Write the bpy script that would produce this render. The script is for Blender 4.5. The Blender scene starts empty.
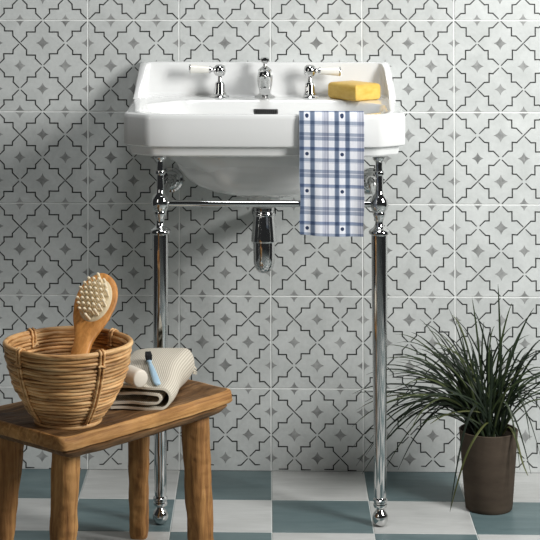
import bpy, bmesh, math, random
from mathutils import Vector, Matrix, noise
random.seed(7)
PI = math.pi
SC = bpy.context.scene
COL = SC.collection

# ------------------------------------------------------------------ camera
def rot(a, b, c):
    return Matrix.Rotation(a, 3, 'Z') @ Matrix.Rotation(b, 3, 'X') @ Matrix.Rotation(c, 3, 'Y')
CAM_P = Vector((-0.0073, -4.0922, 1.2275))
CAM_R = rot(0.0301, 0.0252, 0.0013)          # turns +Y (forward) into the view direction
FPX, CX, CY = 1865.7679, 210.6797, -140.8083
cd = bpy.data.cameras.new('camera'); cam = bpy.data.objects.new('camera', cd); COL.objects.link(cam)
cd.sensor_width = 36.0; cd.lens = 36.0 * FPX / 540.0
cd.shift_x = (270 - CX) / 540.0; cd.shift_y = (CY - 270) / 540.0
cd.clip_start = 0.05; cd.clip_end = 50
mw = (CAM_R @ Matrix(((1, 0, 0), (0, 0, -1), (0, 1, 0)))).to_4x4(); mw.translation = CAM_P
cam.matrix_world = mw
SC.camera = cam

# ------------------------------------------------------------------ world, lights, exposure
W = bpy.data.worlds.new('world'); SC.world = W; W.use_nodes = True
W.node_tree.nodes['Background'].inputs[0].default_value = (0.93, 0.97, 1.0, 1)
W.node_tree.nodes['Background'].inputs[1].default_value = 0.025
def area(name, loc, target, sx, sy, power, col=(1, 1, 1)):
    l = bpy.data.lights.new(name, 'AREA'); l.shape = 'RECTANGLE'; l.size = sx; l.size_y = sy
    l.energy = power; l.color = col
    o = bpy.data.objects.new(name, l); COL.objects.link(o)
    o.location = loc
    o.rotation_euler = (Vector(target) - Vector(loc)).to_track_quat('-Z', 'Y').to_euler()
    return o
area('key_softbox', (1.42, -1.30, 1.42), (-0.05, -0.15, 0.55), 0.45, 0.8, 39, (1.0, 0.995, 0.98))  # softbox as key lamp from the right front, not a window
area('ceiling_light', (0.15, -1.0, 2.7), (0.05, -0.5, 0.2), 0.7, 0.5, 17, (0.97, 0.99, 1.0))
area('left_fill_softbox', (-1.6, -2.6, 1.5), (-0.1, -0.2, 0.45), 0.35, 1.3, 4.5, (1.0, 0.98, 0.93))  # weak softbox added as fill from the left, not a window
SC.view_settings.view_transform = 'Standard'
SC.view_settings.look = 'None'
SC.view_settings.exposure = 0.06
SC.view_settings.gamma = 1.0
SC.view_settings.use_curve_mapping = False

# ------------------------------------------------------------------ helpers
def sm(t): t = max(0, min(1, t)); return t * t * (3 - 2 * t)
def lerp(a, b, t): return a + (b - a) * t
class MB:
    def __init__(s): s.v = []; s.f = []; s.m = []; s.uv = {}
    def vert(s, p): s.v.append(tuple(p)); return len(s.v) - 1
    def face(s, idx, m=0): s.f.append(tuple(idx)); s.m.append(m)
    def quad(s, a, b, c, d, m=0):
        i = len(s.v); s.v += [tuple(a), tuple(b), tuple(c), tuple(d)]; s.face((i, i + 1, i + 2, i + 3), m)
    def poly(s, pts, m=0):
        i = len(s.v); s.v += [tuple(p) for p in pts]; s.face(range(i, i + len(pts)), m)
    def loft(s, rings, close=True, cap0=True, cap1=True, m=0):
        n = len(rings[0]); b = len(s.v)
        for r in rings: s.v += [tuple(p) for p in r]
        for k in range(len(rings) - 1):
            for i in range(n if close else n - 1):
                j = (i + 1) % n
                s.face((b + k * n + i, b + k * n + j, b + (k + 1) * n + j, b + (k + 1) * n + i), m)
        if cap0: s.face([b + i for i in range(n)][::-1], m)
        if cap1: s.face([b + (len(rings) - 1) * n + i for i in range(n)], m)
    def lathe(s, prof, org=(0, 0, 0), axis=(0, 0, 1), n=32, m=0, flute=None):
        ax = Vector(axis).normalized(); q = Vector((0, 0, 1)).rotation_difference(ax); o = Vector(org)
        rings = []
        for (r, h) in prof:
            ring = []
            for i in range(n):
                a = 2 * PI * i / n
                rr = max(r, 1e-4)
                if flute: rr *= flute(a, h)
                ring.append(o + q @ Vector((rr * math.cos(a), rr * math.sin(a), h)))
            rings.append(ring)
        s.loft(rings, m=m)
    def tube(s, pts, rad, n=10, closed=False, m=0, flat=1.0):
        P = [Vector(p) for p in pts]; N = len(P); rings = []; up = None
        for k in range(N):
            if closed: t = P[(k + 1) % N] - P[k - 1]
            else: t = P[min(k + 1, N - 1)] - P[max(k - 1, 0)]
            t.normalize()
            if up is None:
                up = Vector((0, 0, 1)) if abs(t.z) < 0.9 else Vector((1, 0, 0))
            sd = t.cross(up).normalized(); up = sd.cross(t).normalized()
            r = rad[k] if isinstance(rad, (list, tuple)) else rad
            rings.append([P[k] + r * (math.cos(2 * PI * i / n) * sd + flat * math.sin(2 * PI * i / n) * up) for i in range(n)])
        if closed:
            rings.append(rings[0]); s.loft(rings, cap0=False, cap1=False, m=m)
        else: s.loft(rings, m=m)
    def box(s, c, d, m=0, R=None):
        c = Vector(c); R = R or Matrix.Identity(3)
        p = [c + R @ Vector((x * d[0] / 2, y * d[1] / 2, z * d[2] / 2)) for z in (-1, 1) for (x, y) in ((-1, -1), (1, -1), (1, 1), (-1, 1))]
        i = len(s.v); s.v += [tuple(q) for q in p]
        for f in ((3, 2, 1, 0), (4, 5, 6, 7), (0, 1, 5, 4), (1, 2, 6, 5), (2, 3, 7, 6), (3, 0, 4, 7)): s.face([i + k for k in f], m)

ORG = {}
def empty(name, loc, label, cat, group=None, rotz=0):
    o = bpy.data.objects.new(name, None); COL.objects.link(o); o.empty_display_size = 0.05
    o.location = loc; o.rotation_euler = (0, 0, rotz)
    ORG[o.name] = Matrix.Translation(Vector(loc)) @ Matrix.Rotation(rotz, 4, 'Z')
    o['label'] = label; o['category'] = cat
    if group: o['group'] = group
    return o
def build(name, mb, mats, parent=None, smooth=35, bevel=0, subsurf=0, label=None, origin=None, uv=None, local=False, weld=False):
    """links mb (world coordinates, or the parent's with local=True) as ONE mesh object"""
    me = bpy.data.meshes.new(name)
    M = Matrix.Identity(4)
    if parent is not None: M = ORG[parent.name]
    if origin is not None: M = Matrix.Translation(Vector(origin))
    inv = M.inverted()
    vs = mb.v if local else [tuple(inv @ Vector(p)) for p in mb.v]
    me.from_pydata(vs, [], mb.f)
    if not isinstance(mats, (list, tuple)): mats = [mats]
    for x in mats: me.materials.append(x)
    me.polygons.foreach_set('material_index', mb.m)
    if uv:
        ul = me.uv_layers.new(name='UVMap')
        for lp in me.loops: ul.data[lp.index].uv = uv[lp.vertex_index]
    bm = bmesh.new(); bm.from_mesh(me)
    if weld: bmesh.ops.remove_doubles(bm, verts=bm.verts, dist=1e-5)
    bmesh.ops.recalc_face_normals(bm, faces=bm.faces)
    if smooth:
        for f in bm.faces: f.smooth = True
        for e in bm.edges:
            if len(e.link_faces) == 2 and e.calc_face_angle(0) > math.radians(smooth): e.smooth = False
    bm.to_mesh(me); bm.free(); me.update()
    o = bpy.data.objects.new(name, me); COL.objects.link(o)
    if parent is not None: o.parent = parent
    elif origin is not None: o.location = origin
    ORG[o.name] = M
    if bevel:
        b = o.modifiers.new('bevel', 'BEVEL'); b.width = bevel; b.segments = 3; b.limit_method = 'ANGLE'; b.angle_limit = math.radians(40)
    if subsurf:
        q = o.modifiers.new('sub', 'SUBSURF'); q.levels = subsurf; q.render_levels = subsurf
    if label: o['label'] = label
    return o
def tag(o, label, cat, group=None):
    o['label'] = label; o['category'] = cat
    if group: o['group'] = group
    return o

# ------------------------------------------------------------------ materials
def new_mat(name, col=(0.8, 0.8, 0.8), rough=0.5, metal=0.0, coat=0.0, spec=0.5):
    m = bpy.data.materials.new(name); m.use_nodes = True
    b = m.node_tree.nodes['Principled BSDF']
    b.inputs['Base Color'].default_value = (*col, 1); b.inputs['Roughness'].default_value = rough
    b.inputs['Metallic'].default_value = metal
    if coat: b.inputs['Coat Weight'].default_value = coat; b.inputs['Coat Roughness'].default_value = 0.05
    b.inputs['Specular IOR Level'].default_value = spec
    return m
class NT:
    def __init__(s, m): s.t = m.node_tree; s.b = s.t.nodes['Principled BSDF']
    def n(s, typ, **kw):
        x = s.t.nodes.new(typ)
        for k, v in kw.items():
            if hasattr(x, k): setattr(x, k, v)
        return x
    def l(s, a, b): s.t.links.new(a, b)
    def noise(s, vec, scale, detail=4, rough=0.55, dist=0.0):
        x = s.n('ShaderNodeTexNoise'); x.inputs['Scale'].default_value = scale; x.inputs['Detail'].default_value = detail
        x.inputs['Roughness'].default_value = rough; x.inputs['Distortion'].default_value = dist
        if vec is not None: s.l(vec, x.inputs['Vector'])
        return x
    def map(s, src, scale=(1, 1, 1), rotv=(0, 0, 0)):
        x = s.n('ShaderNodeMapping'); x.inputs['Scale'].default_value = scale; x.inputs['Rotation'].default_value = rotv
        s.l(src, x.inputs['Vector']); return x.outputs[0]
    def ramp(s, fac, stops, interp='LINEAR'):
        x = s.n('ShaderNodeValToRGB'); cr = x.color_ramp; cr.interpolation = interp
        while len(cr.elements) < len(stops): cr.elements.new(0.5)
        for e, (p, c) in zip(cr.elements, stops): e.position = p; e.color = (*c, 1) if len(c) == 3 else c
        s.l(fac, x.inputs[0]); return x.outputs[0]
    def mix(s, fac, a, b, blend='MIX'):
        x = s.n('ShaderNodeMix'); x.data_type = 'RGBA'; x.blend_type = blend
        for i, v in ((0, fac), (6, a), (7, b)):
            if isinstance(v, (int, float)): x.inputs[i].default_value = v
            elif isinstance(v, tuple): x.inputs[i].default_value = (*v, 1)
            else: s.l(v, x.inputs[i])
        return x.outputs[2]
    def math(s, op, a, b=None):
        x = s.n('ShaderNodeMath', operation=op)
        for i, v in ((0, a), (1, b)):
            if v is None: continue
            if isinstance(v, (int, float)): x.inputs[i].default_value = v
            else: s.l(v, x.inputs[i])
        return x.outputs[0]
    def bump(s, h, strength=0.3, dist=0.002):
        x = s.n('ShaderNodeBump'); x.inputs['Strength'].default_value = strength; x.inputs['Distance'].default_value = dist
        s.l(h, x.inputs['Height']); s.l(x.outputs[0], s.b.inputs['Normal'])
    def obj(s): return s.n('ShaderNodeTexCoord').outputs['Object']
    def col(s, c): s.l(c, s.b.inputs['Base Color'])

def tile_mat(name, a, b, lo, hi, rough, scale=16, stretch=(1, 1, 1), isl=0.25):
    m = new_mat(name, a, rough, spec=0.4); t = NT(m); oc = t.obj()
    geo = t.n('ShaderNodeNewGeometry'); ri = geo.outputs['Random Per Island']
    sh = t.n('ShaderNodeVectorMath', operation='ADD'); t.l(t.map(oc, stretch), sh.inputs[0])
    cmb = t.n('ShaderNodeCombineXYZ'); 
    for i in range(3): t.l(t.math('MULTIPLY', ri, 37.0 + 11 * i), cmb.inputs[i])
    t.l(cmb.outputs[0], sh.inputs[1])
    n1 = t.noise(sh.outputs[0], scale, 6, 0.62, 0.6)
    c = t.ramp(n1.outputs[0], [(lo, a), (hi, b)])
    n2 = t.noise(sh.outputs[0], scale * 8, 3, 0.6)
    c = t.mix(0.25, c, t.ramp(n2.outputs[0], [(0.3, (0.72, 0.72, 0.72)), (0.7, (1.0, 1.0, 1.0))]), 'MULTIPLY')
    v = t.math('ADD', t.math('MULTIPLY', ri, isl), 1 - isl / 2)
    hsv = t.n('ShaderNodeHueSaturation'); t.l(v, hsv.inputs['Value']); t.l(c, hsv.inputs['Color'])
    t.col(hsv.outputs[0]); t.bump(n1.outputs[0], 0.12, 0.001)
    return m
M_TILE = tile_mat('grey_patterned_tile', (0.56, 0.58, 0.565), (0.67, 0.69, 0.675), 0.30, 0.70, 0.42, isl=0.10)
M_STAR = tile_mat('grey_star_glaze', (0.20, 0.205, 0.20), (0.42, 0.425, 0.415), 0.30, 0.72, 0.5, 60, isl=0.3)
M_LINE = new_mat('black_pattern_line', (0.014, 0.015, 0.014), 0.5)
M_GROUT = new_mat('white_grout', (0.88, 0.89, 0.87), 0.8)
M_FGROUT = new_mat('floor_grout', (0.66, 0.68, 0.66), 0.8)
M_TEAL = tile_mat('teal_floor_tile', (0.085, 0.135, 0.145), (0.155, 0.215, 0.22), 0.3, 0.7, 0.38, 9, (0.5, 2.5, 1), 0.15)
M_WHITE = tile_mat('off_white_floor_tile', (0.47, 0.475, 0.46), (0.60, 0.605, 0.59), 0.3, 0.7, 0.38, 9, (0.5, 2.5, 1), 0.12)
M_CHROME = new_mat('chrome', (0.66, 0.66, 0.655), 0.06, 1.0)
M_CERAM = new_mat('white_ceramic', (0.80, 0.805, 0.795), 0.12, coat=0.6)
M_LEVER = new_mat('ivory_lever_ceramic', (0.87, 0.85, 0.79), 0.2, coat=0.5)
M_GRILLE = new_mat('dark_nickel', (0.10, 0.10, 0.10), 0.3, 1.0)
M_DARK = new_mat('dark_gap', (0.01, 0.01, 0.01), 0.6)

def mk_wood(name, dark, mid, light, scale=(5, 60, 60), rough=0.6, bump=0.75, knots=True):
    m = new_mat(name, mid, rough, spec=0.3); t = NT(m); oc = t.obj()
    g = t.noise(t.map(oc, scale), 1.0, 8, 0.65, 1.2)
    c = t.ramp(g.outputs[0], [(0.28, dark), (0.5, mid), (0.72, light)])
    g2 = t.noise(t.map(oc, (scale[0] * 0.5 + 6,) + tuple(x * 0.25 for x in scale[1:])), 1.0, 3, 0.5, 0.5)
    c = t.mix(0.75, c, t.ramp(g2.outputs[0], [(0.3, (0.45, 0.40, 0.36)), (0.62, (1, 1, 1))]), 'MULTIPLY')
    t.col(c)
    if bump:
        vo = t.n('ShaderNodeTexVoronoi'); vo.feature = 'SMOOTH_F1'; vo.inputs['Scale'].default_value = 55; t.l(t.map(oc, (0.55, 1, 1)), vo.inputs['Vector'])
        h = t.math('ADD', t.math('MULTIPLY', vo.outputs[0], 1.0), t.math('MULTIPLY', g.outputs[0], 0.5))
        t.bump(h, bump, 0.006)
    return m
M_STOOL = mk_wood('worn_stool_top_wood', (0.075, 0.036, 0.014), (0.20, 0.105, 0.042), (0.37, 0.21, 0.095))
M_EDGE = mk_wood('pale_stool_edge_wood', (0.24, 0.10, 0.030), (0.54, 0.275, 0.092), (0.76, 0.44, 0.175))
M_LEGW = mk_wood('hewn_leg_wood', (0.17, 0.070, 0.021), (0.42, 0.205, 0.068), (0.64, 0.355, 0.13), (60, 60, 5))
M_BRUSHW = mk_wood('beech_brush_wood', (0.54, 0.225, 0.055), (0.70, 0.315, 0.085), (0.80, 0.40, 0.125), (90, 90, 8), 0.45, 0)
def mk_rattan():
    m = new_mat('rattan_cane', (0.5, 0.28, 0.1), 0.5, spec=0.4); t = NT(m); oc = t.obj()
    n1 = t.noise(t.map(oc, (18, 18, 130)), 1.0, 5, 0.6, 0.4)
    c = t.ramp(n1.outputs[0], [(0.30, (0.17, 0.07, 0.022)), (0.46, (0.54, 0.29, 0.11)), (0.7, (0.80, 0.53, 0.26))])
    geo = t.n('ShaderNodeNewGeometry')
    hsv = t.n('ShaderNodeHueSaturation'); t.l(t.math('ADD', t.math('MULTIPLY', geo.outputs['Random Per Island'], 0.6), 0.70), hsv.inputs['Value'])
    t.l(c, hsv.inputs['Color']); t.col(hsv.outputs[0]); t.bump(n1.outputs[0], 0.2, 0.001)
    return m
M_RATTAN = mk_rattan()
M_PAD = new_mat('cream_brush_cushion', (0.66, 0.55, 0.36), 0.7)
M_PEG = new_mat('pale_wooden_peg', (0.88, 0.76, 0.55), 0.5)
def mk_soap():
    m = new_mat('yellow_soap', (0.78, 0.53, 0.12), 0.42); t = NT(m)
    n = t.noise(t.map(t.obj(), (40, 40, 90)), 1.0, 4)
    t.col(t.ramp(n.outputs[0], [(0.3, (0.66, 0.40, 0.06)), (0.7, (0.80, 0.55, 0.13))])); t.bump(n.outputs[0], 0.1, 0.001)
    t.b.inputs['Subsurface Weight'].default_value = 0.1; t.b.inputs['Subsurface Radius'].default_value = (0.01, 0.006, 0.002)
    return m
M_SOAP = mk_soap()
def mk_rib():
    m = new_mat('ribbed_beige_cotton', (0.62, 0.56, 0.46), 0.9, spec=0.15); t = NT(m)
    uv = t.n('ShaderNodeUVMap').outputs[0]
    sx = t.n('ShaderNodeSeparateXYZ'); t.l(uv, sx.inputs[0])
    w = t.math('SINE', t.math('MULTIPLY', sx.outputs[0], 2 * PI / 0.0037))
    w = t.math('ADD', t.math('MULTIPLY', w, 0.5), 0.5)
    c = t.ramp(w, [(0.1, (0.50, 0.445, 0.355)), (0.7, (0.70, 0.645, 0.545))])
    t.col(c); t.bump(w, 0.5, 0.001); return m
M_RIB = mk_rib()
M_HEM = new_mat('cream_hem', (0.74, 0.68, 0.56), 0.9, spec=0.1)
M_BLUE = new_mat('pale_blue_plastic', (0.42, 0.60, 0.74), 0.35)
M_BRIST = new_mat('black_bristle', (0.012, 0.012, 0.014), 0.6)
M_CREAM = new_mat('cream_matt_pot', (0.80, 0.73, 0.62), 0.5)
def mk_pot():
    m = new_mat('dark_taupe_clay', (0.115, 0.085, 0.062), 0.8, spec=0.15); t = NT(m)
    n = t.noise(t.map(t.obj(), (14, 14, 40)), 1.0, 5)
    t.col(t.ramp(n.outputs[0], [(0.3, (0.060, 0.045, 0.033)), (0.7, (0.090, 0.068, 0.050))])); t.bump(n.outputs[0], 0.15, 0.001); return m
M_POT = mk_pot()
M_SOIL = new_mat('dark_soil', (0.012, 0.009, 0.006), 0.95, spec=0.05)
M_OLIVE = new_mat('olive_leaf', (0.085, 0.095, 0.030), 0.5, spec=0.3)
def mk_leaf():
    m = new_mat('grass_leaf', (0.03, 0.05, 0.02), 0.45); t = NT(m)
    geo = t.n('ShaderNodeNewGeometry')
    t.col(t.ramp(geo.outputs['Random Per Island'], [(0.0, (0.007, 0.012, 0.007)), (0.6, (0.014, 0.024, 0.011)), (0.9, (0.03, 0.045, 0.016)), (1.0, (0.08, 0.095, 0.035))]))
    return m
M_LEAF = mk_leaf(); M_LEAF.node_tree.nodes['Principled BSDF'].inputs['Specular IOR Level'].default_value = 0.25
def mk_plaid():
    m = new_mat('blue_check_cotton', (0.8, 0.8, 0.85), 0.9, spec=0.1); t = NT(m)
    uv = t.n('ShaderNodeUVMap').outputs[0]; sx = t.n('ShaderNodeSeparateXYZ'); t.l(uv, sx.inputs[0])
    wh = (1, 1, 1); bl = (0.20, 0.25, 0.335); lb = (0.44, 0.49, 0.575); gy = (0.50, 0.51, 0.57); g2 = (0.70, 0.71, 0.76)
    fu = t.math('FRACT', sx.outputs[0]); fv = t.math('FRACT', sx.outputs[1])   # 0 = button centre
    cu = t.ramp(fu, [(0, wh), (0.085, lb), (0.105, bl), (0.205, lb), (0.23, wh), (0.43, g2), (0.50, gy), (0.53, g2), (0.56, gy), (0.62, wh), (0.78, lb), (0.80, bl), (0.90, lb), (0.92, wh)], 'CONSTANT')
    cv = t.ramp(fv, [(0, wh), (0.11, lb), (0.21, wh), (0.225, g2), (0.24, wh), (0.42, lb), (0.46, (0.46, 0.50, 0.58)), (0.51, wh), (0.53, (0.46, 0.50, 0.58)), (0.58, lb), (0.63, wh), (0.81, (0.33, 0.39, 0.52)), (0.88, lb), (0.91, wh)], 'CONSTANT')
    c = t.mix(1.0, cu, cv, 'MULTIPLY')
    du = t.math('SUBTRACT', t.math('FRACT', t.math('ADD', sx.outputs[0], 0.5)), 0.5)
    dv = t.math('MULTIPLY', t.math('SUBTRACT', t.math('FRACT', t.math('ADD', sx.outputs[1], 0.5)), 0.5), 1.06)
    d = t.math('SQRT', t.math('ADD', t.math('MULTIPLY', du, du), t.math('MULTIPLY', dv, dv)))
    c = t.mix(t.math('LESS_THAN', d, 0.052), c, (0.05, 0.07, 0.13))
    nz = t.noise(t.map(uv, (60, 4, 1)), 1.0, 2)
    c = t.mix(0.35, c, t.ramp(nz.outputs[0], [(0.35, (0.72, 0.75, 0.82)), (0.65, (1, 1, 1))]), 'MULTIPLY')
    c = t.mix(1.0, c, (0.84, 0.85, 0.89), 'MULTIPLY')
    t.col(c); return m
M_PLAID = mk_plaid()

# ------------------------------------------------------------------ wall with patterned tiles
T = 0.2; Z0 = 0.1779
def rib(mb, pts, w, y, m):
    P = [Vector(p) for p in pts]; n = len(P); L = []; Rr = []
    for i in range(n):
        a = (P[i] - P[i - 1]).normalized() if i else (P[1] - P[0]).normalized()
        b = (P[i + 1] - P[i]).normalized() if i < n - 1 else a
        if i == 0: a = b
        na = Vector((-a.y, a.x)); nb = Vector((-b.y, b.x)); mm = (na + nb); mm.normalize()
        k = w / 2 / max(0.5, mm.dot(na))
        if i in (0, n - 1): k *= 0.75
        L.append(P[i] + mm * k); Rr.append(P[i] - mm * k)
    b0 = len(mb.v)
    for i in range(n): mb.vert((L[i].x, y, L[i].y)); mb.vert((Rr[i].x, y, Rr[i].y))
    for i in range(n - 1): mb.face((b0 + 2 * i, b0 + 2 * i + 1, b0 + 2 * i + 3, b0 + 2 * i + 2), m)
A_ROWS = {3: {-3, -2, 0, 1}, 2: {-3, -2}, 1: {-3}, 0: {-3, 0, 1}, -1: {0, -3}, 4: {-3, -1, 1}}
wm = MB()
wm.quad((-1.8, 0.0, 0), (1.8, 0.0, 0), (1.8, 0.0, 2.4), (-1.8, 0.0, 2.4), 1)
wm.quad((-1.8, 0.06, 0), (1.8, 0.06, 0), (1.8, 0.06, 2.4), (-1.8, 0.06, 2.4), 1)
wm.quad((-1.8, 0.0, 2.4), (1.8, 0.0, 2.4), (1.8, 0.06, 2.4), (-1.8, 0.06, 2.4), 1)
GR = 0.0024; YT = -0.0012
rnd = random.Random(3)
for j in range(-1, 11):
    for i in range(-9, 9):
        x0, x1 = i * T + GR / 2, (i + 1) * T - GR / 2
        z0, z1 = Z0 + j * T + GR / 2, min(2.4, Z0 + (j + 1) * T - GR / 2)
        z0 = max(z0, 0.0)
        if z1 <= z0: continue
        e = 0.0006
        wm.loft([[(x0, 0, z0), (x1, 0, z0), (x1, 0, z1), (x0, 0, z1)], [(x0, YT + e, z0), (x1, YT + e, z0), (x1, YT + e, z1), (x0, YT + e, z1)],
                 [(x0 + e, YT, z0 + e), (x1 - e, YT, z0 + e), (x1 - e, YT, z1 - e), (x0 + e, YT, z1 - e)]], cap0=False, m=0)
        typeA = i in A_ROWS.get(j, set())
        bx, bz = i * T, Z0 + j * T; q = T / 4
        # stepped strokes between neighbouring nodes of the diagonal lattice
        nodes = [(a, b) for a in range(5) for b in range(5) if (a + b) % 2 == 0 and (a % 2 == b % 2)]
        for (a, b) in nodes:
            for sx in (1, -1):
                a2, b2 = a + sx, b + 1
                if not (0 <= a2 <= 4 and b2 <= 4): continue
                def cont(n_):   # nodes that one stroke crosses unbroken
                    if n_ in ((1, 3), (3, 1)): return typeA and sx == -1
                    if n_ in ((1, 1), (3, 3)): return (not typeA) and sx == 1
                    return False
                g0 = 0.0 if cont((a, b)) else rnd.uniform(0.03, 0.07); g1 = 1.0 if cont((a2, b2)) else 1 - rnd.uniform(0.03, 0.07)
                jt = lambda s_=0.018: rnd.uniform(-s_, s_)
                s0, s1 = 0.31 + jt(), 0.69 + jt(); h = 0.5 + jt(0.03)
                if typeA: pl = [(g0, g0), (s0, s0), (s0 + jt(), h), (s1 + jt(), h), (s1, s1), (g1, g1)]
                else: pl = [(g0, g0), (s0, s0), (h, s0 + jt()), (h, s1 + jt()), (s1, s1), (g1, g1)]
                pts = [(bx + (a + sx * u) * q, bz + (b + v) * q) for u, v in pl]
                if min(p[1] for p in pts) < 0.0005:
                    pts = [p for p in pts if p[1] > 0.0005]
                    if len(pts) < 2: continue
                rib(wm, pts, 0.0026, YT - 0.0003, 2)
        # four-pointed stars, halves at the tile's edges
        for a in range(5):
            for b in range(5):
                if (a + b) % 2 == 0 or not ((a % 2 == 1 and b % 2 == 0) or (a % 2 == 0 and b % 2 == 1)): continue
                cx_, cz_ = bx + a * q, bz + b * q
                R_ = 0.0140 * rnd.uniform(0.9, 1.1); pts = []
                for k in range(4):
                    for s_ in range(4):
                        t_ = s_ / 4; a0 = k * PI / 2
                        p0 = Vector((math.cos(a0), math.sin(a0))); p1 = Vector((math.cos(a0 + PI / 2), math.sin(a0 + PI / 2)))
                        c_ = (p0 + p1) * 0.22
                        p = p0 * (1 - t_) ** 2 + c_ * 2 * t_ * (1 - t_) + p1 * t_ ** 2
                        px, pz = cx_ + p.x * R_, cz_ + p.y * R_
                        px = min(max(px, x0 + e), x1 - e); pz = min(max(pz, z0 + e), z1 - e)
                        pts.append((px, YT - 0.00015, pz))
                if max(p[2] for p in pts) < z0 + 0.002 or max(p[2] for p in pts) - min(p[2] for p in pts) < 0.004: continue
                wm.poly(pts, 3)
w = build('wall_back', wm, [M_TILE, M_GROUT, M_LINE, M_STAR], smooth=0); w['kind'] = 'structure'

# ------------------------------------------------------------------ floor
fm = MB()
fm.quad((-1.8, 0, -0.0012), (1.8, 0, -0.0012), (1.8, -4.4, -0.0012), (-1.8, -4.4, -0.0012), 2)
fm.quad((-1.8, 0, -0.05), (1.8, 0, -0.05), (1.8, -4.4, -0.05), (-1.8, -4.4, -0.05), 2)
for j in range(0, 22):
    for i in range(-9, 9):
        g = 0.0018; x0, x1 = i * T + g / 2, (i + 1) * T - g / 2; y0, y1 = -j * T - g / 2, -(j + 1) * T + g / 2
        if j == 0: y0 = -0.0013
        e = 0.0007; m_ = 0 if (i + j) % 2 else 1
        fm.loft([[(x0, y0, -0.0012), (x1, y0, -0.0012), (x1, y1, -0.0012), (x0, y1, -0.0012)], [(x0, y0, -e), (x1, y0, -e), (x1, y1, -e), (x0, y1, -e)],
                 [(x0 + e, y0 - e, 0), (x1 - e, y0 - e, 0), (x1 - e, y1 + e, 0), (x0 + e, y1 + e, 0)]], cap0=False, m=m_)
f = build('floor', fm, [M_TEAL, M_WHITE, M_FGROUT], smooth=0); f['kind'] = 'structure'

# ------------------------------------------------------------------ washbasin
BX = -0.0135
def plan(hw, yb, yf, cf, cfd, cb=0.004, cbd=0.004, n=10, rad=0.25):
    """closed plan outline, 8 sides (back, back right, right, front right, front ...), n points each"""
    c = [(-hw + cb, yb), (hw - cb, yb), (hw, yb - cbd), (hw, yf + cfd), (hw - cf, yf), (-hw + cf, yf), (-hw, yf + cfd), (-hw, yb - cbd)]
    C = [Vector(p) for p in c]; P = []
    for k in range(8):
        a, b = C[k], C[(k + 1) % 8]
        for i in range(n): P.append(a.lerp(b, i / n))
    L = len(P)
    for _ in range(2):   # soften the corners a little
        P = [P[i] if (P[i] - (P[i - 1] + P[(i + 1) % L]) / 2).length < 1e-6 else P[i].lerp((P[i - 1] + P[(i + 1) % L]) / 2, rad) for i in range(L)]
    return P
def ring(P, z, dz=None): return [(BX + p.x, p.y, z) for p in P]
bas = empty('washbasin', (BX, -0.2, 0.632), 'white ceramic washbasin with raised back ledge carried on chrome legs against the tiled wall', 'washbasin')
bm_ = MB()
R = []
def under(hw, yb, yf, z, k=0.45): R.append(ring(plan(hw, yb, yf, hw * k, (yb - yf) * 0.3, hw * k, (yb - yf) * 0.3, rad=0.5), z))
R.append(ring(plan(0.031, -0.169, -0.231, 0.018, 0.018, 0.018, 0.018, rad=0.45), 0.6130))
R.append(ring(plan(0.032, -0.168, -0.232, 0.018, 0.018, 0.018, 0.018, rad=0.45), 0.632))
under(0.070, -0.13, -0.258, 0.6325); under(0.108, -0.11, -0.275, 0.6385); under(0.140, -0.09, -0.287, 0.651); under(0.162, -0.08, -0.294, 0.667)
under(0.179, -0.07, -0.300, 0.688); under(0.190, -0.06, -0.306, 0.71); under(0.196, -0.05, -0.311, 0.7305)
YB = -0.0015
OUT = lambda d, z: R.append(ring(plan(0.281 - d, YB, -0.394 + d, 0.052 - d * 0.4, 0.034 - d * 0.2, rad=0.12), z))
OUT(0.020, 0.7305); OUT(0.0155, 0.7315); OUT(0.0135, 0.7345); OUT(0.0115, 0.7465); OUT(0.0105, 0.7495); OUT(0.004, 0.7505); OUT(0.0015, 0.7525); OUT(0.0005, 0.756)
OUT(0.0, 0.785); OUT(0.0, 0.806); OUT(0.0006, 0.8105); OUT(0.0022, 0.8137); OUT(0.0045, 0.8152); OUT(0.0085, 0.8157)
def inn(hw, yb, yf, z, cb=0.075, cbd=0.085): R.append(ring(plan(hw, yb, yf, 0.055, 0.055, cb, cbd, rad=0.4), z))
inn(0.252, -0.106, -0.3830, 0.8155); inn(0.249, -0.109, -0.3800, 0.8147); inn(0.246, -0.112, -0.3775, 0.811)
inn(0.236, -0.120, -0.362, 0.785); inn(0.216, -0.130, -0.325, 0.745, 0.08, 0.08); inn(0.195, -0.14, -0.31, 0.71, 0.08, 0.07); inn(0.15, -0.155, -0.29, 0.68, 0.07, 0.06); inn(0.06, -0.18, -0.24, 0.668, 0.03, 0.03)
bm_.loft(R)
# raised back ledge with short side returns, one profile swept along the back
def up_sec(x, ang, wz):  # section in the local outward direction
    return None
ur = []
path = [(-0.281, -0.080, 0.0), (-0.281, -0.066, 0.55), (-0.281, -0.050, 0.9), (-0.281, -0.036, 1.0)]
hw = 0.281
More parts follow.
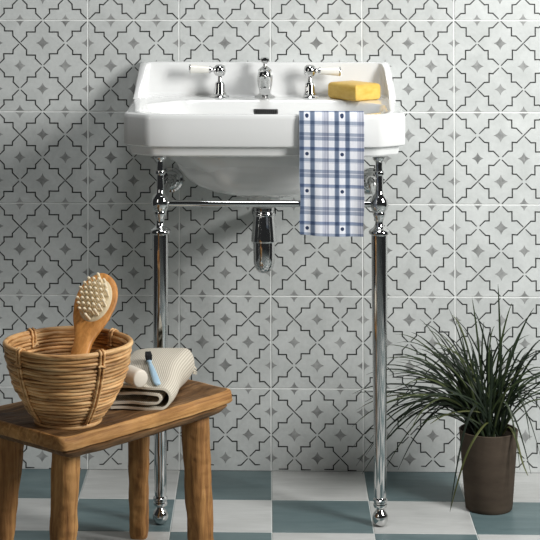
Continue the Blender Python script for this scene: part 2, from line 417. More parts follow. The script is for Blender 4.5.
# outline: outer u (towards wall/outside) and inner one, heights along it
outer = [(-hw, -0.092), (-hw, -0.078), (-hw, -0.060), (-hw, -0.040), (-hw, -0.020), (-hw + 0.002, -0.004), (-hw + 0.012, YB), (-0.1, YB), (0.1, YB), (hw - 0.012, YB), (hw - 0.002, -0.004), (hw, -0.020), (hw, -0.040), (hw, -0.060), (hw, -0.078), (hw, -0.092)]
th = 0.015; yb_i = -0.027
inner = [(-hw + th, -0.092), (-hw + th, -0.078), (-hw + th, -0.064), (-hw + th + 0.001, -0.050), (-hw + th + 0.004, -0.038), (-hw + th + 0.011, -0.030), (-hw + th + 0.022, yb_i), (-0.1, yb_i), (0.1, yb_i), (hw - th - 0.022, yb_i), (hw - th - 0.011, -0.030), (hw - th - 0.004, -0.038), (hw - th - 0.001, -0.050), (hw - th, -0.064), (hw - th, -0.078), (hw - th, -0.092)]
hts = [0.001, 0.020, 0.045, 0.064, 0.0715, 0.073, 0.073, 0.073, 0.073, 0.073, 0.073, 0.0715, 0.064, 0.045, 0.020, 0.001]
for (ox, oy), (ix, iy), h in zip(outer, inner, hts):
    zb = 0.8145; zt = 0.8155 + h; o_ = Vector((ox, oy)); i_ = Vector((ix, iy)); d = (i_ - o_)
    g = min(0.006, h * 0.4); fl = min(0.010, h * 0.3)
    dn = d.normalized()
    sec = [(o_, zb), (o_, zt - g), (o_ + dn * g * 0.3, zt - g * 0.3), (o_ + dn * g, zt), (i_ - dn * g, zt), (i_ - dn * g * 0.3, zt - g * 0.3), (i_, zt - g),
           (i_, 0.8155 + fl), (i_ + dn * fl * 0.3, 0.8155 + fl * 0.3), (i_ + dn * fl, 0.8157), (i_ + dn * fl, zb)]
    ur.append([(BX + p.x * (1 - 0.036 * max(0, (z - 0.8155)) / 0.073), p.y, z) for p, z in sec])
bm_.loft(ur)
build('basin_body', bm_, M_CERAM, bas, smooth=24)
og = MB()
og.box((BX + 0.003, -0.1180, 0.7900), (0.052, 0.004, 0.0140))
ovf = build('overflow_grille', og, M_GRILLE, bas, bevel=0.002, label='dark slotted overflow grille')
sl = MB()
for k in range(11): sl.box((BX + 0.003 - 0.0205 + k * 0.0041, -0.1203, 0.7900), (0.0031, 0.0012, 0.0110))
build('grille_slot', sl, M_DARK, ovf, smooth=0, label='dark slots of the overflow grille')
wd = MB(); wd.lathe([(0.0, 0.668), (0.026, 0.668), (0.026, 0.671), (0.020, 0.6725), (0.0, 0.6725)], (BX, -0.21, 0))
build('waste_plug', wd, M_CHROME, bas, label='chrome waste in the bottom of the bowl')

# ------------------------------------------------------------------ washstand
LX = (-0.2215, 0.2148); LY = -0.355; ZJ = 0.636
ws = empty('washstand', (sum(LX) / 2, LY, 0), 'chrome washstand frame with two legs and a towel rail under the white basin', 'washstand')
for x in LX:
    o = (x, LY, 0)
    m = MB()
    m.lathe([(0.0105, 0.052), (0.0115, 0.060), (0.0118, 0.064), (0.0122, 0.10), (0.0155, 0.45), (0.0160, 0.570), (0.0160, 0.574)], o, n=48)
    leg = build('leg', m, M_CHROME, ws, label='tapered chrome tube leg')
    m = MB()
    m.lathe([(0.004, 0.0), (0.008, 0.001), (0.0125, 0.005), (0.0150, 0.0125), (0.0155, 0.0165), (0.0148, 0.0215), (0.0120, 0.027), (0.0085, 0.0305), (0.0075, 0.033), (0.0085, 0.0345),
             (0.0105, 0.036), (0.0125, 0.037), (0.0138, 0.040), (0.0138, 0.043), (0.0125, 0.0445), (0.0125, 0.047), (0.0142, 0.049), (0.0142, 0.0525), (0.0125, 0.054), (0.011, 0.056)], o, n=40)
    build('foot', m, M_CHROME, leg)
    m = MB()   # flange, vase, ball, upper stem, collar, cup
    m.lathe([(0.013, 0.572), (0.0170, 0.5735), (0.0205, 0.5765), (0.0208, 0.580), (0.0195, 0.583), (0.0150, 0.586), (0.0108, 0.589), (0.0085, 0.594), (0.0080, 0.600), (0.0096, 0.606), (0.0122, 0.612), (0.0130, 0.616), (0.0122, 0.619),
             (0.0140, 0.6215), (0.0172, 0.6275), (0.0187, 0.6355), (0.0176, 0.6435), (0.0142, 0.650), (0.0100, 0.654), (0.0084, 0.658), (0.0075, 0.664), (0.0072, 0.680), (0.0072, 0.691),
             (0.0098, 0.6925), (0.0108, 0.696), (0.0098, 0.6995), (0.0072, 0.701), (0.0070, 0.708), (0.0070, 0.718), (0.0095, 0.720), (0.0125, 0.7235), (0.0130, 0.7275), (0.0122, 0.7288)], o, n=40)
    build('finial', m, M_CHROME, leg, label='turned chrome ball and vase at the top of the leg')
    m = MB()
    yy = [0.0, -0.012, -0.03, -0.10, -0.2, -0.30, LY + 0.012]
    m.tube([(x + 0.003 * (1 - i / 6), y, ZJ - 0.006 * (1 - i / 6)) for i, y in enumerate(yy)], [0.010, 0.010, 0.0085, 0.0085, 0.0085, 0.0085, 0.010], n=20)
    st = build('wall_stay', m, M_CHROME, ws, label='chrome stay running back from the leg to the wall')
    m = MB()
    m.lathe([(0.0275, 0.0013), (0.0280, 0.004), (0.0265, 0.0075), (0.0215, 0.009), (0.0205, 0.012), (0.0175, 0.0145), (0.0135, 0.017), (0.0115, 0.024), (0.009, 0.028)], (x + 0.003, 0, ZJ - 0.006), (0, -1, 0), n=40)
    build('wall_flange', m, M_CHROME, st, label='round stepped chrome wall flange')
m = MB(); m.tube([(LX[0] + 0.012, LY, ZJ - 0.0015), (0, LY, ZJ - 0.0015), (LX[1] - 0.012, LY, ZJ - 0.0015)], 0.0068, n=24)
build('towel_rail', m, M_CHROME, ws, label='straight chrome towel rail between the legs')

# ------------------------------------------------------------------ bottle trap
TX = BX - 0.0012; TY = -0.2
tr = empty('bottle_trap', (TX, TY, 0.467), 'chrome bottle trap hanging under the middle of the basin', 'trap')
m = MB(); m.lathe([(0.0195, 0.596), (0.0215, 0.5975), (0.0215, 0.603), (0.0180, 0.605), (0.0160, 0.608), (0.0160, 0.6129)], (TX, TY, 0), n=36); build('tail_pipe', m, M_CHROME, tr)
m = MB(); m.lathe([(0.0205, 0.5965), (0.0225, 0.592), (0.0230, 0.588), (0.0215, 0.586), (0.0218, 0.584), (0.0262, 0.540), (0.0270, 0.535), (0.0265, 0.5325), (0.0225, 0.532)], (TX, TY, 0), n=36); build('cone_nut', m, M_CHROME, tr, label='flared chrome upper nut')
m = MB(); m.lathe([(0.0220, 0.5325), (0.0225, 0.528), (0.0222, 0.492), (0.0215, 0.486), (0.0195, 0.4795), (0.0160, 0.4735), (0.0115, 0.469), (0.006, 0.4672), (0.001, 0.467)], (TX, TY, 0), n=36); build('trap_cup', m, M_CHROME, tr, label='round bottomed chrome cup')
m = MB(); m.tube([(TX, TY + 0.021, 0.560), (TX, -0.06, 0.560), (TX, -0.0012, 0.560)], 0.0135, n=24); m.lathe([(0.026, 0.0013), (0.026, 0.004), (0.020, 0.009), (0.0135, 0.011)], (TX, 0, 0.560), (0, -1, 0), n=32)
build('outlet_pipe', m, M_CHROME, tr)

# ------------------------------------------------------------------ taps
ZD = 0.8157
def tap(x, y, s, label):
    t = empty('basin_tap', (x, y, ZD), label, 'tap', 'lever taps on the basin ledge')
    m = MB(); m.lathe([(0.0205, 0), (0.0210, 0.0015), (0.0195, 0.0035), (0.0150, 0.0048), (0.0135, 0.0065), (0.0138, 0.008), (0.0122, 0.012), (0.0112, 0.022), (0.0106, 0.028), (0.0090, 0.0325), (0.0052, 0.0345), (0.0045, 0.036), (0.0045, 0.050)], (x, y, ZD), n=32)
    build('valve_body', m, M_CHROME, t, label='bell shaped chrome tap body')
    hz = 0.0585; tl = (s, 0, -0.03 if s > 0 else 0.05)
    m = MB(); m.lathe([(0.005, 0.0460), (0.0095, 0.0472), (0.0122, 0.051), (0.0133, 0.0565), (0.0130, 0.0625), (0.0108, 0.0675), (0.0070, 0.0702), (0.001, 0.0708)], (x, y, ZD), n=32)
    m.lathe([(0.0060, 0.010), (0.0055, 0.0140), (0.0042, 0.0160), (0.0052, 0.0180), (0.0080, 0.0195), (0.0082, 0.0225), (0.006, 0.0235)], (x, y, ZD + hz), tl, n=24)
    build('tap_head', m, M_CHROME, t, label='round chrome tap head')
    m = MB(); m.lathe([(0.0070, 0.0225), (0.0078, 0.0235), (0.0098, 0.0620), (0.0098, 0.0635)], (x, y, ZD + hz), tl, n=28)
    lv = build('lever', m, M_LEVER, t, label='ivory ceramic lever')
    m = MB(); m.lathe([(0.0099, 0.0630), (0.0100, 0.0645), (0.0092, 0.0660), (0.0070, 0.0670), (0.001, 0.0674)], (x, y, ZD + hz), tl, n=28)
    build('end_cap', m, M_CHROME, lv, label='chrome end cap')
tap(-0.1095, -0.062, -1, 'chrome basin tap left of the spout, ivory lever pointing left')
tap(0.0843, -0.066, 1, 'chrome basin tap beside the soap, ivory lever pointing right')
sp = empty('basin_spout', (-0.0123, -0.064, ZD), 'central chrome basin spout with small crown knob between the two lever taps', 'tap')
X_, Y_ = -0.0123, -0.064
m = MB(); m.lathe([(0.0225, 0), (0.0230, 0.0015), (0.0205, 0.004), (0.0150, 0.0065), (0.0118, 0.010), (0.0125, 0.016), (0.0155, 0.026), (0.0170, 0.036), (0.0165, 0.046), (0.0150, 0.053), (0.0138, 0.056), (0.0145, 0.0575), (0.0145, 0.060), (0.0120, 0.062), (0.0075, 0.0655), (0.0040, 0.0685), (0.0036, 0.072)], (X_, Y_, ZD), n=36)
build('spout_body', m, M_CHROME, sp, label='bulbous chrome spout body')
m = MB()
m.tube([(X_, Y_ - 0.008, ZD + 0.038), (X_, Y_ - 0.025, ZD + 0.037), (X_, Y_ - 0.045, ZD + 0.034), (X_, Y_ - 0.062, ZD + 0.028), (X_, Y_ - 0.072, ZD + 0.020)], [0.0130, 0.0135, 0.0130, 0.0120, 0.0108], n=24)
build('nozzle', m, M_CHROME, sp, label='curved chrome nozzle')
m = MB(); m.lathe([(0.0034, 0.070), (0.0038, 0.073), (0.0080, 0.076), (0.0098, 0.0795), (0.0098, 0.0835), (0.0075, 0.086), (0.0045, 0.0865), (0.001, 0.0862)], (X_, Y_, ZD), n=12)
build('knob', m, M_CHROME, sp, smooth=25, label='crown shaped chrome knob')

# ------------------------------------------------------------------ soap
m = MB()
a = Vector((0.1785, -0.1500)); bl = Vector((0.1195, -0.0745)); br = Vector((0.2365, -0.1035))
u = (br - a); v = (bl - a); cs = a + u * 0.5 + v * 0.5; H = 0.0345
rings = []
for zf, ins in ((0, 0.006), (0.08, 0.002), (0.2, 0), (0.8, 0), (0.93, 0.0022), (1.0, 0.008)):
    rr = []
    for ci, (sx, sy) in enumerate(((-1, -1), (1, -1), (1, 1), (-1, 1))):
        c0 = cs + u * 0.5 * sx + v * 0.5 * sy; un = u.normalized(); vn = v.normalized()
        r = 0.008 if (sx, sy) != (-1, -1) else 0.0035
        cc = c0 - un * sx * r - vn * sy * r
        st = {0: PI, 1: 1.5 * PI, 2: 0, 3: 0.5 * PI}[ci]
        for k in range(7):
            an = st + k * PI / 12; rd = max(0.0012, r - ins)
            off = max(0, ins - (r - 0.0012)) if ins > r else 0
            p = cc + (un * math.cos(an) + vn * math.sin(an)) * rd - (un * sx + vn * sy) * off
            rr.append((p.x, p.y, ZD + 0.0003 + zf * H))
    rings.append(rr)
m.loft(rings)
so = build('soap_bar', m, M_SOAP, origin=(cs.x, cs.y, ZD), smooth=50)
tag(so, 'yellow block of soap lying at the right end of the basin ledge', 'soap')

# ------------------------------------------------------------------ checked towel over the basin front
tx0, tx1 = 0.0555, 0.1830
prof = [(-0.349, 0.760), (-0.357, 0.780), (-0.3640, 0.797), (-0.3700, 0.8090), (-0.3745, 0.8150), (-0.3795, 0.8176), (-0.3845, 0.8180), (-0.3895, 0.8176), (-0.3945, 0.8145), (-0.3968, 0.8085)]
z = 0.795
while z > 0.584: prof.append((-0.3978, z)); z -= 0.0125
prof.append((-0.3982, 0.5820))
nu = 40; S = [0]
for k in range(1, len(prof)): S.append(S[-1] + math.hypot(prof[k][0] - prof[k - 1][0], prof[k][1] - prof[k - 1][1]))
m = MB(); uv = []
ztop_s = S[6]
def cloth(off):
    rows = []
    for k, (y, zz) in enumerate(prof):
        y0, z0 = prof[max(k - 1, 0)]; y1, z1 = prof[min(k + 1, len(prof) - 1)]
        t_ = Vector((y1 - y0, z1 - z0)).normalized(); nrm = Vector((t_.y, -t_.x))
        row = []
        for i in range(nu + 1):
            f_ = i / nu; dz = max(0, (0.78 - zz)) / 0.2 if k > 8 else 0
            wv = 0.0022 * dz * (math.sin(f_ * 9 + 1) + 0.6 * math.sin(f_ * 17)) - 0.003 * dz
            narrow = 0.003 * dz * (f_ - 0.5)
            x = lerp(tx0, tx1, f_) - narrow + 0.0015 * dz * math.sin(zz * 60)
            zz2 = zz - (0.002 * math.sin(f_ * 3.0) if k == len(prof) - 1 else 0) - 0.003 * f_ * (1 if k > 8 else 0)
            row.append((x, y + nrm.x * off + wv, zz2 + nrm.y * off))
        rows.append(row)
    return rows
ra, rb = cloth(0.0), cloth(0.0042)
uvs = []
nP = len(prof)
for rows in (ra, rb):
    for k, row in enumerate(rows):
        for i, p in enumerate(row):
            m.vert(p); uvs.append((((p[0] - 0.0705) / 0.0690), (S[k] - ztop_s - 0.0125) / 0.0727))
n1 = nu + 1; off = nP * n1
for k in range(nP - 1):
    for i in range(nu):
        q_ = (k * n1 + i, k * n1 + i + 1, (k + 1) * n1 + i + 1, (k + 1) * n1 + i)
        m.face(q_); m.face([off + t_ for t_ in q_][::-1])
for k in range(nP - 1):
    for i in (0, nu): m.face((k * n1 + i, (k + 1) * n1 + i, off + (k + 1) * n1 + i, off + k * n1 + i))
for i in range(nu):
    for k in (0, nP - 1): m.face((k * n1 + i, k * n1 + i + 1, off + k * n1 + i + 1, off + k * n1 + i))
tw = build('hand_towel', m, M_PLAID, origin=(0.119, -0.39, 0.58), uv=uvs, smooth=60)
tag(tw, 'blue and white checked hand towel hanging over the front of the basin', 'towel')

# ------------------------------------------------------------------ stool
SZ = 0.31; SA = math.radians(49.5)
stl = empty('stool', (-0.3106, -0.6221, 0), 'low rustic wooden stool with hewn legs carrying the rattan bowl', 'stool', rotz=SA)
def nz(p, s=1.0): return noise.noise(Vector(p) * s)
def rrect(hx, hy, r, n=14):
    P = []
    for ci, (sx, sy) in enumerate(((1, -1), (1, 1), (-1, 1), (-1, -1))):
        st = -PI / 2 + ci * PI / 2
        for k in range(5):
            an = st + k * PI / 8; P.append((sx * (hx - r) + r * math.cos(an), sy * (hy - r) + r * math.sin(an)))
    out = []
    L = len(P)
    for i in range(L):
        a_, b_ = Vector(P[i]), Vector(P[(i + 1) % L]); d = (b_ - a_).length; s_ = max(1, int(d / 0.012))
        for k in range(s_): out.append(a_.lerp(b_, k / s_))
    return out
hx, hy = 0.2225, 0.125
base = rrect(hx, hy, 0.012)
m = MB(); rings = []
def sring(ins, z, dish=0, amp=0.0016):
    r = []
    for p in base:
        l = p.length; ex = abs(p.x) / hx
        q_ = Vector((p.x - math.copysign(min(abs(p.x), ins[0]), p.x) * (abs(p.x) / hx), p.y - math.copysign(min(abs(p.y), ins[1]), p.y) * (abs(p.y) / hy)))
        w_ = amp * nz((q_.x * 18, q_.y * 18, z * 40 + 3))
        q_ = q_ * (1 + w_ / max(0.03, q_.length))
        r.append((q_.x, q_.y, z + 0.0012 * nz((q_.x * 25, q_.y * 25, 7.7)) + 0.003 * ex ** 3))
    return r
rings.append(sring((0.060, 0.045), SZ - 0.0425)); rings.append(sring((0.032, 0.013), SZ - 0.042)); rings.append(sring((0.023, 0.008), SZ - 0.0385)); rings.append(sring((0.011, 0.0025), SZ - 0.0290, amp=0.004)); rings.append(sring((0.009, 0.0080), SZ - 0.0255))
rings.append(sring((0.002, 0.0010), SZ - 0.0235)); rings.append(sring((0, 0), SZ - 0.021, amp=0.004)); rings.append(sring((0, 0), SZ - 0.004, amp=0.004)); rings.append(sring((0.002, 0.002), SZ - 0.0008)); rings.append(sring((0.006, 0.006), SZ))
for t_ in (0.12, 0.2, 0.3, 0.42, 0.56, 0.7, 0.85, 0.97):
    r = []
    for p in base:
        q_ = p * (1 - t_); d = 0.005 * sm((t_ - 0.08) / 0.35)
        r.append((q_.x, q_.y, SZ - d + 0.0022 * nz((q_.x * 32, q_.y * 32, 1.5)) + 0.003 * (abs(q_.x) / hx) ** 3))
    rings.append(r)
m.loft(rings)
NB = len(base)
for k in range(4, 9): m.m[k * NB:(k + 1) * NB] = [1] * NB
build('seat', m, [M_STOOL, M_EDGE], stl, local=True, smooth=50)
inv = (Matrix.Translation((-0.3106, -0.6221, 0)) @ Matrix.Rotation(SA, 4, 'Z')).inverted()
for (tp, ft, r0, r1, sd) in (((-0.260, -0.440), (-0.2585, -0.4345), 0.0225, 0.0185, 1), ((-0.146, -0.548), (-0.1325, -0.548), 0.0265, 0.0240, 2), ((-0.3625, -0.790), (-0.370, -0.805), 0.0245, 0.0215, 3), ((-0.473, -0.700), (-0.500, -0.706), 0.0265, 0.0235, 4)):
    m = MB(); rings = []
    a_, b_ = inv @ Vector((*tp, SZ - 0.0345)), inv @ Vector((*ft, 0))
    N = 26
    for k in range(N + 1):
        t_ = k / N; c_ = a_.lerp(b_, t_); rr = lerp(r0, r1, t_); rg = []
        for i in range(24):
            an = 2 * PI * i / 24
            f_ = 1 + 0.04 * math.cos(4 * an + sd) + 0.11 * nz((math.cos(an) * 1.6 + sd * 5, math.sin(an) * 1.6, t_ * 9))
            e_ = 1 - (0.12 if k == N else 0)
            rg.append(c_ + Vector((rr * f_ * e_ * math.cos(an), rr * f_ * e_ * math.sin(an), 0)))
        rings.append(rg)
    m.loft(rings)
    build('leg', m, M_LEGW, stl, local=True, smooth=50)
SEAT = SZ - 0.0030

# ------------------------------------------------------------------ rattan bowl
bc = Vector((-0.3640, -0.748)); BZ = SEAT + 0.0012
bowl = empty('rattan_bowl', (bc.x, bc.y, BZ), 'round woven rattan bowl standing on the wooden stool', 'bowl')
def brad(h):   # outer radius at height
    t_ = h / 0.144
    return 0.050 + (0.1130 - 0.050) * (1 - (1 - min(1, t_)) ** 1.9) ** 0.85
def bpt(h, a, dr=0, dz=0):
    n_ = 2.35; c, s_ = math.cos(a - PI / 4), math.sin(a - PI / 4)
    k = lerp(1.0, (abs(c) ** n_ + abs(s_) ** n_) ** (-1 / n_) * 0.97, 0.9 * sm(h / 0.09))
    r = (brad(h) + dr) * k
    return Vector((bc.x + r * math.cos(a), bc.y + r * math.sin(a), BZ + h + dz))
bm2 = MB(); hs = 0.010; row = 0
rr_ = random.Random(11)
while hs < 0.135:
    ph = rr_.uniform(0, 6.28); am = rr_.uniform(0.0001, 0.0005); th_ = rr_.uniform(0.0028, 0.0034)
    n_ = 88
    bm2.tube([bpt(hs + am * math.sin(3 * a + ph) + 0.0006 * math.sin(7 * a + 2 * ph), a, -th_ + 0.0012 * math.sin(5 * a + ph * 3)) for a in [2 * PI * k / n_ for k in range(n_)]], th_, n=8, closed=True)
    bm2.tube([bpt(hs + 0.0032, a, -0.0078) for a in [2 * PI * k / n_ for k in range(n_)]], 0.0030, n=8, closed=True)
    hs += 0.0064; row += 1
build('woven_side', bm2, M_RATTAN, bowl, smooth=60)
m = MB(); m.tube([bpt(0.1405, 2 * PI * k / 88, -0.003) for k in range(88)], 0.0048, n=12, closed=True)
m.tube([bpt(0.133, 2 * PI * k / 88, -0.0075, 0.001 * math.sin(k)) for k in range(88)], 0.0042, n=10, closed=True)
build('rim', m, M_RATTAN, bowl, smooth=60, label='thicker cane around the top')
m = MB(); m.tube([(bc.x + 0.0565 * math.cos(2 * PI * k / 64), bc.y + 0.0565 * math.sin(2 * PI * k / 64), BZ + 0.0046) for k in range(64)], 0.0046, n=10, closed=True)
m.tube([(bc.x + 0.053 * math.cos(2 * PI * k / 64), bc.y + 0.053 * math.sin(2 * PI * k / 64), BZ + 0.0105) for k in range(64)], 0.0036, n=10, closed=True)
build('foot_ring', m, M_RATTAN, bowl, smooth=60)
m = MB(); rings = []
for r in (0.003, 0.015, 0.027, 0.039, 0.051): m.tube([(bc.x + r * math.cos(2 * PI * k / 40), bc.y + r * math.sin(2 * PI * k / 40), BZ + 0.0085) for k in range(40)], 0.0058, n=8, closed=True)
build('bottom', m, M_RATTAN, bowl, smooth=60)
for k, ad in enumerate((-45 - 7, 180 + 45, 45, 135)):
    a = math.radians(ad); m = MB()
    for da in (-0.034, 0.034):
        pts = []
        for i in range(15):
            h = lerp(0.140, 0.011, i / 14); pts.append(bpt(h, a + da * (1 + 0.25 * (1 - h / 0.14)), 0.0022))
        pts = [bpt(0.119, a + da, -0.0105), bpt(0.133, a + da, -0.0125), bpt(0.1435, a + da, -0.0100, 0.001), bpt(0.1465, a + da, -0.003, 0.0010), bpt(0.1440, a + da, 0.0030)] + pts[1:]
        m.tube(pts, 0.0023, n=8)
    for h in (0.119,):
        m.tube([bpt(h + 0.002 * math.sin(i), a + lerp(-0.07, 0.07, i / 6), 0.0042) for i in range(7)], 0.0022, n=8)
        m.tube([bpt(h + 0.002 * math.sin(i), a + lerp(-0.07, 0.07, i / 6), -0.0125) for i in range(7)], 0.0022, n=8)
    build('binding', m, M_RATTAN, bowl, smooth=60, label='doubled cane strap tying the coils together')

# ------------------------------------------------------------------ hairbrush in the bowl
P0 = Vector((-0.372, -0.800, BZ + 0.0205)); P2 = Vector((-0.3100, -0.628, 0.5465))
ax = (P2 - P0).normalized(); Ltot = (P2 - P0).length
side = ax.cross(Vector((0, -1, 0))).normalized(); side = -side if side.x < 0 else side
nrm = side.cross(ax).normalized(); nrm = -nrm if nrm.y > 0 else nrm
# turn the face a little towards the left
q_ = Matrix.Rotation(math.radians(-21), 3, ax); side = q_ @ side; nrm = q_ @ nrm
hb = empty('hairbrush', tuple(P0), 'wooden hairbrush with pale pegs standing in the rattan bowl', 'hairbrush')
HL = 0.112; hc = Ltot - HL / 2      # head length, centre along the axis
def hbw(s):
    d = Ltot - s
    head = 0.0405 * math.sqrt(max(0, 1 - ((s - hc) / (HL / 2)) ** 2)) if abs(s - hc) < HL / 2 else 0
    hand = lerp(0.0125, 0.0175, sm(s / (Ltot - HL))) if s > 0.012 else 0.0115 * math.sqrt(max(0.02, 1 - (1 - s / 0.012) ** 2))
    if s > hc: return max(head, 0.0008)
    t_ = (s - (Ltot - HL * 1.28)) / (HL * 0.62)
    return max(head, lerp(hand, 0.0375, sm(t_)))
m = MB(); rings = []; N = 60
ss = [Ltot * (1 - (1 - k / N) ** 1.5) for k in range(N + 1)]
for s in ss:
    w_ = hbw(s); t_ = min(w_, lerp(0.0085, 0.0065, sm((s - (Ltot - HL * 1.3)) / 0.06)))
    c_ = P0 + ax * s
    rings.append([c_ + side * (w_ * math.copysign(abs(math.cos(a)) ** 0.8, math.cos(a))) + nrm * (t_ * math.copysign(abs(math.sin(a)) ** 0.7, math.sin(a))) for a in [2 * PI * i / 28 for i in range(28)]])
m.loft(rings); build('brush_body', m, M_BRUSHW, hb, smooth=60)
hcen = P0 + ax * (hc - 0.001) + side * 0.0015 + nrm * 0.0055
m = MB(); rings = []
for (k, h) in ((1.0, -0.002), (1.0, 0.0008), (0.96, 0.002), (0.7, 0.0042), (0.3, 0.0056), (0.02, 0.006)):
    rings.append([hcen + side * (0.0300 * k * math.cos(a)) + ax * (0.0440 * k * math.sin(a)) + nrm * h for a in [2 * PI * i / 36 for i in range(36)]])
m.loft(rings); pad = build('cushion', m, M_PAD, hb, smooth=60, label='cream oval cushion')
pm = MB(); pm.lathe([(0.0025, 0), (0.0025, 0.012), (0.0028, 0.0165), (0.0028, 0.0195), (0.0020, 0.0216), (0.0002, 0.0222)], n=10)
bpeg = None
for r in range(-4, 5):
    for c in range(-3, 4):
        xx = (c + (0.5 if r % 2 else 0)) * 0.0092; yy = r * 0.0096
        if (xx / 0.0275) ** 2 + (yy / 0.0405) ** 2 > 1: continue
        hgt = 0.0055 * (1 - (xx / 0.0315) ** 2 - (yy / 0.0455) ** 2)
        p = hcen + side * xx + ax * yy + nrm * max(0.0003, hgt)
        if bpeg is None: bpeg = build('bristle', pm, M_PEG, pad, local=True, smooth=50); o = bpeg
        else: o = bpeg.copy(); COL.objects.link(o); o.parent = pad
        o.location = p - P0
        dv = (nrm - side * 0.15 + ax * 0.12 + side * xx * 5 + ax * yy * 4).normalized()
        o.rotation_euler = dv.to_track_quat('Z', 'Y').to_euler()

# ------------------------------------------------------------------ folded towel
TH = 0.0044
pp = [(-0.112, 0.0030)] + [(x, 0.0030) for x in (-0.09, -0.06, -0.04, -0.028)]
for k in range(1, 12): an = -PI / 2 + PI * k / 12; pp.append((-0.0235 + 0.021 * math.cos(an), 0.0225 + 0.0195 * math.sin(an)))
pp += [(-0.03, 0.0420), (-0.05, 0.0425), (-0.07, 0.042), (-0.09, 0.0405), (-0.108, 0.038)]
for k in range(1, 6): an = PI / 2 + PI * k / 6; pp.append((-0.110 + 0.006 * math.cos(an), 0.0318 + 0.0055 * math.sin(an)))
pp += [(-0.100, 0.0270), (-0.085, 0.0280), (-0.07, 0.0305), (-0.05, 0.0325), (-0.036, 0.0315)]
for k in range(1, 8): an = PI / 2 - PI * k / 8; pp.append((-0.030 + 0.010 * math.cos(an), 0.0225 + 0.0085 * math.sin(an)))
pp += [(-0.036, 0.0138), (-0.05, 0.0128), (-0.07, 0.0135), (-0.09, 0.0115), (-0.11, 0.0105)]
# dense smooth resample
def chaikin(P, it=2):
    for _ in range(it):
        Q = [P[0]]
        for i in range(len(P) - 1):
            a_, b_ = P[i], P[i + 1]; Q += [tuple(lerp(a_[k], b_[k], 0.25) for k in range(len(a_))), tuple(lerp(a_[k], b_[k], 0.75) for k in range(len(a_)))]
        Q.append(P[-1]); P = Q
    return P
pp = chaikin(pp, 2)
S2 = [0]
for k in range(1, len(pp)): S2.append(S2[-1] + math.hypot(pp[k][0] - pp[k - 1][0], pp[k][1] - pp[k - 1][1]))
f0 = Vector((-0.1830, -0.666)); f1 = Vector((-0.1500, -0.452)); ny = 22
m = MB(); uvs = []
def tpt(x, z, t_):
    e = f0.lerp(f1, t_)
    up_ = 1 + 0.56 * sm(t_ * 1.2) - 0.10 * sm((t_ - 0.85) / 0.15)
    wob = 0.0018 * math.sin(t_ * 7 + x * 40) * (z / 0.045)
    return (e.x + x * 1.0 + 0.002 * math.sin(t_ * 9), e.y + 0.006 * math.sin(x * 50) * (1 if t_ < 0.03 else 0.3), SEAT + 0.0012 + (z - 0.0005) * up_ + wob)
nn = len(pp)
for sgn in (-1, 1):
    for k in range(nn):
        x0, z0 = pp[max(0, k - 1)]; x1, z1 = pp[min(nn - 1, k + 1)]; t_ = Vector((x1 - x0, z1 - z0)).normalized(); nv = Vector((-t_.y, t_.x)) * TH / 2 * sgn
        for j in range(ny + 1):
            tt = j / ny
            m.vert(tpt(pp[k][0] + nv.x, max(0.0006, pp[k][1] + nv.y), tt)); uvs.append((S2[k], tt * 0.22))
w1 = ny + 1; off = nn * w1
for k in range(nn - 1):
    for j in range(ny):
        q4 = (k * w1 + j, k * w1 + j + 1, (k + 1) * w1 + j + 1, (k + 1) * w1 + j); m.face(q4); m.face([off + i for i in q4][::-1])
    for j in (0, ny): m.face((k * w1 + j, (k + 1) * w1 + j, off + (k + 1) * w1 + j, off + k * w1 + j), 1)
for k in (0, nn - 1):
    for j in range(ny): m.face((k * w1 + j, k * w1 + j + 1, off + k * w1 + j + 1, off + k * w1 + j), 1)
ft = empty('folded_towel', (-0.23, -0.56, SEAT), 'ribbed beige towel folded up on the stool beside the rattan bowl', 'towel')
build('cloth', m, [M_RIB, M_HEM], ft, uv=uvs, smooth=60)
m = MB(); rf = random.Random(5)
for k in range(26):
    t_ = k / 25; x = lerp(-0.03, -0.0025, min(1, t_ * 1.3)); z = lerp(0.043, 0.010, max(0, t_ - 0.3) / 0.7) if t_ > 0.3 else 0.042
    b_ = Vector(tpt(x, z, 1.0)); d = Vector((rf.uniform(0.002, 0.006), rf.uniform(0.004, 0.008), rf.uniform(-0.006, -0.002)))
    m.tube([b_ - Vector((0, 0.003, 0)), b_ + d * 0.6, b_ + d * 1.2 + Vector((0, 0, -0.002))], [0.0012, 0.0011, 0.0006], n=6)
build('fringe', m, M_HEM, ft, label='short cream tassels along the far edge')

# ------------------------------------------------------------------ cream pot lying on the towel
TT = lambda t_, x=-0.05: tpt(x, 0.0445, t_)[2]
m = MB(); ca = Vector((-0.2385, -0.672, 0)); dirv = Vector((0.60, -0.80, -0.03)).normalized()
cz = TT(0.0) + 0.0170
end = Vector((-0.2378, -0.684, cz + 0.001))
m.lathe([(0.001, -0.046), (0.013, -0.046), (0.0152, -0.044), (0.0163, -0.039), (0.0163, -0.006), (0.0161, -0.003), (0.0152, -0.0010), (0.0134, 0.0), (0.001, 0.0003)], end, dirv, n=40)
cp = build('cosmetic_pot', m, M_CREAM, origin=tuple(end), smooth=40)
tag(cp, 'small cream cylinder lying on its side on the folded beige towel', 'cosmetic pot')

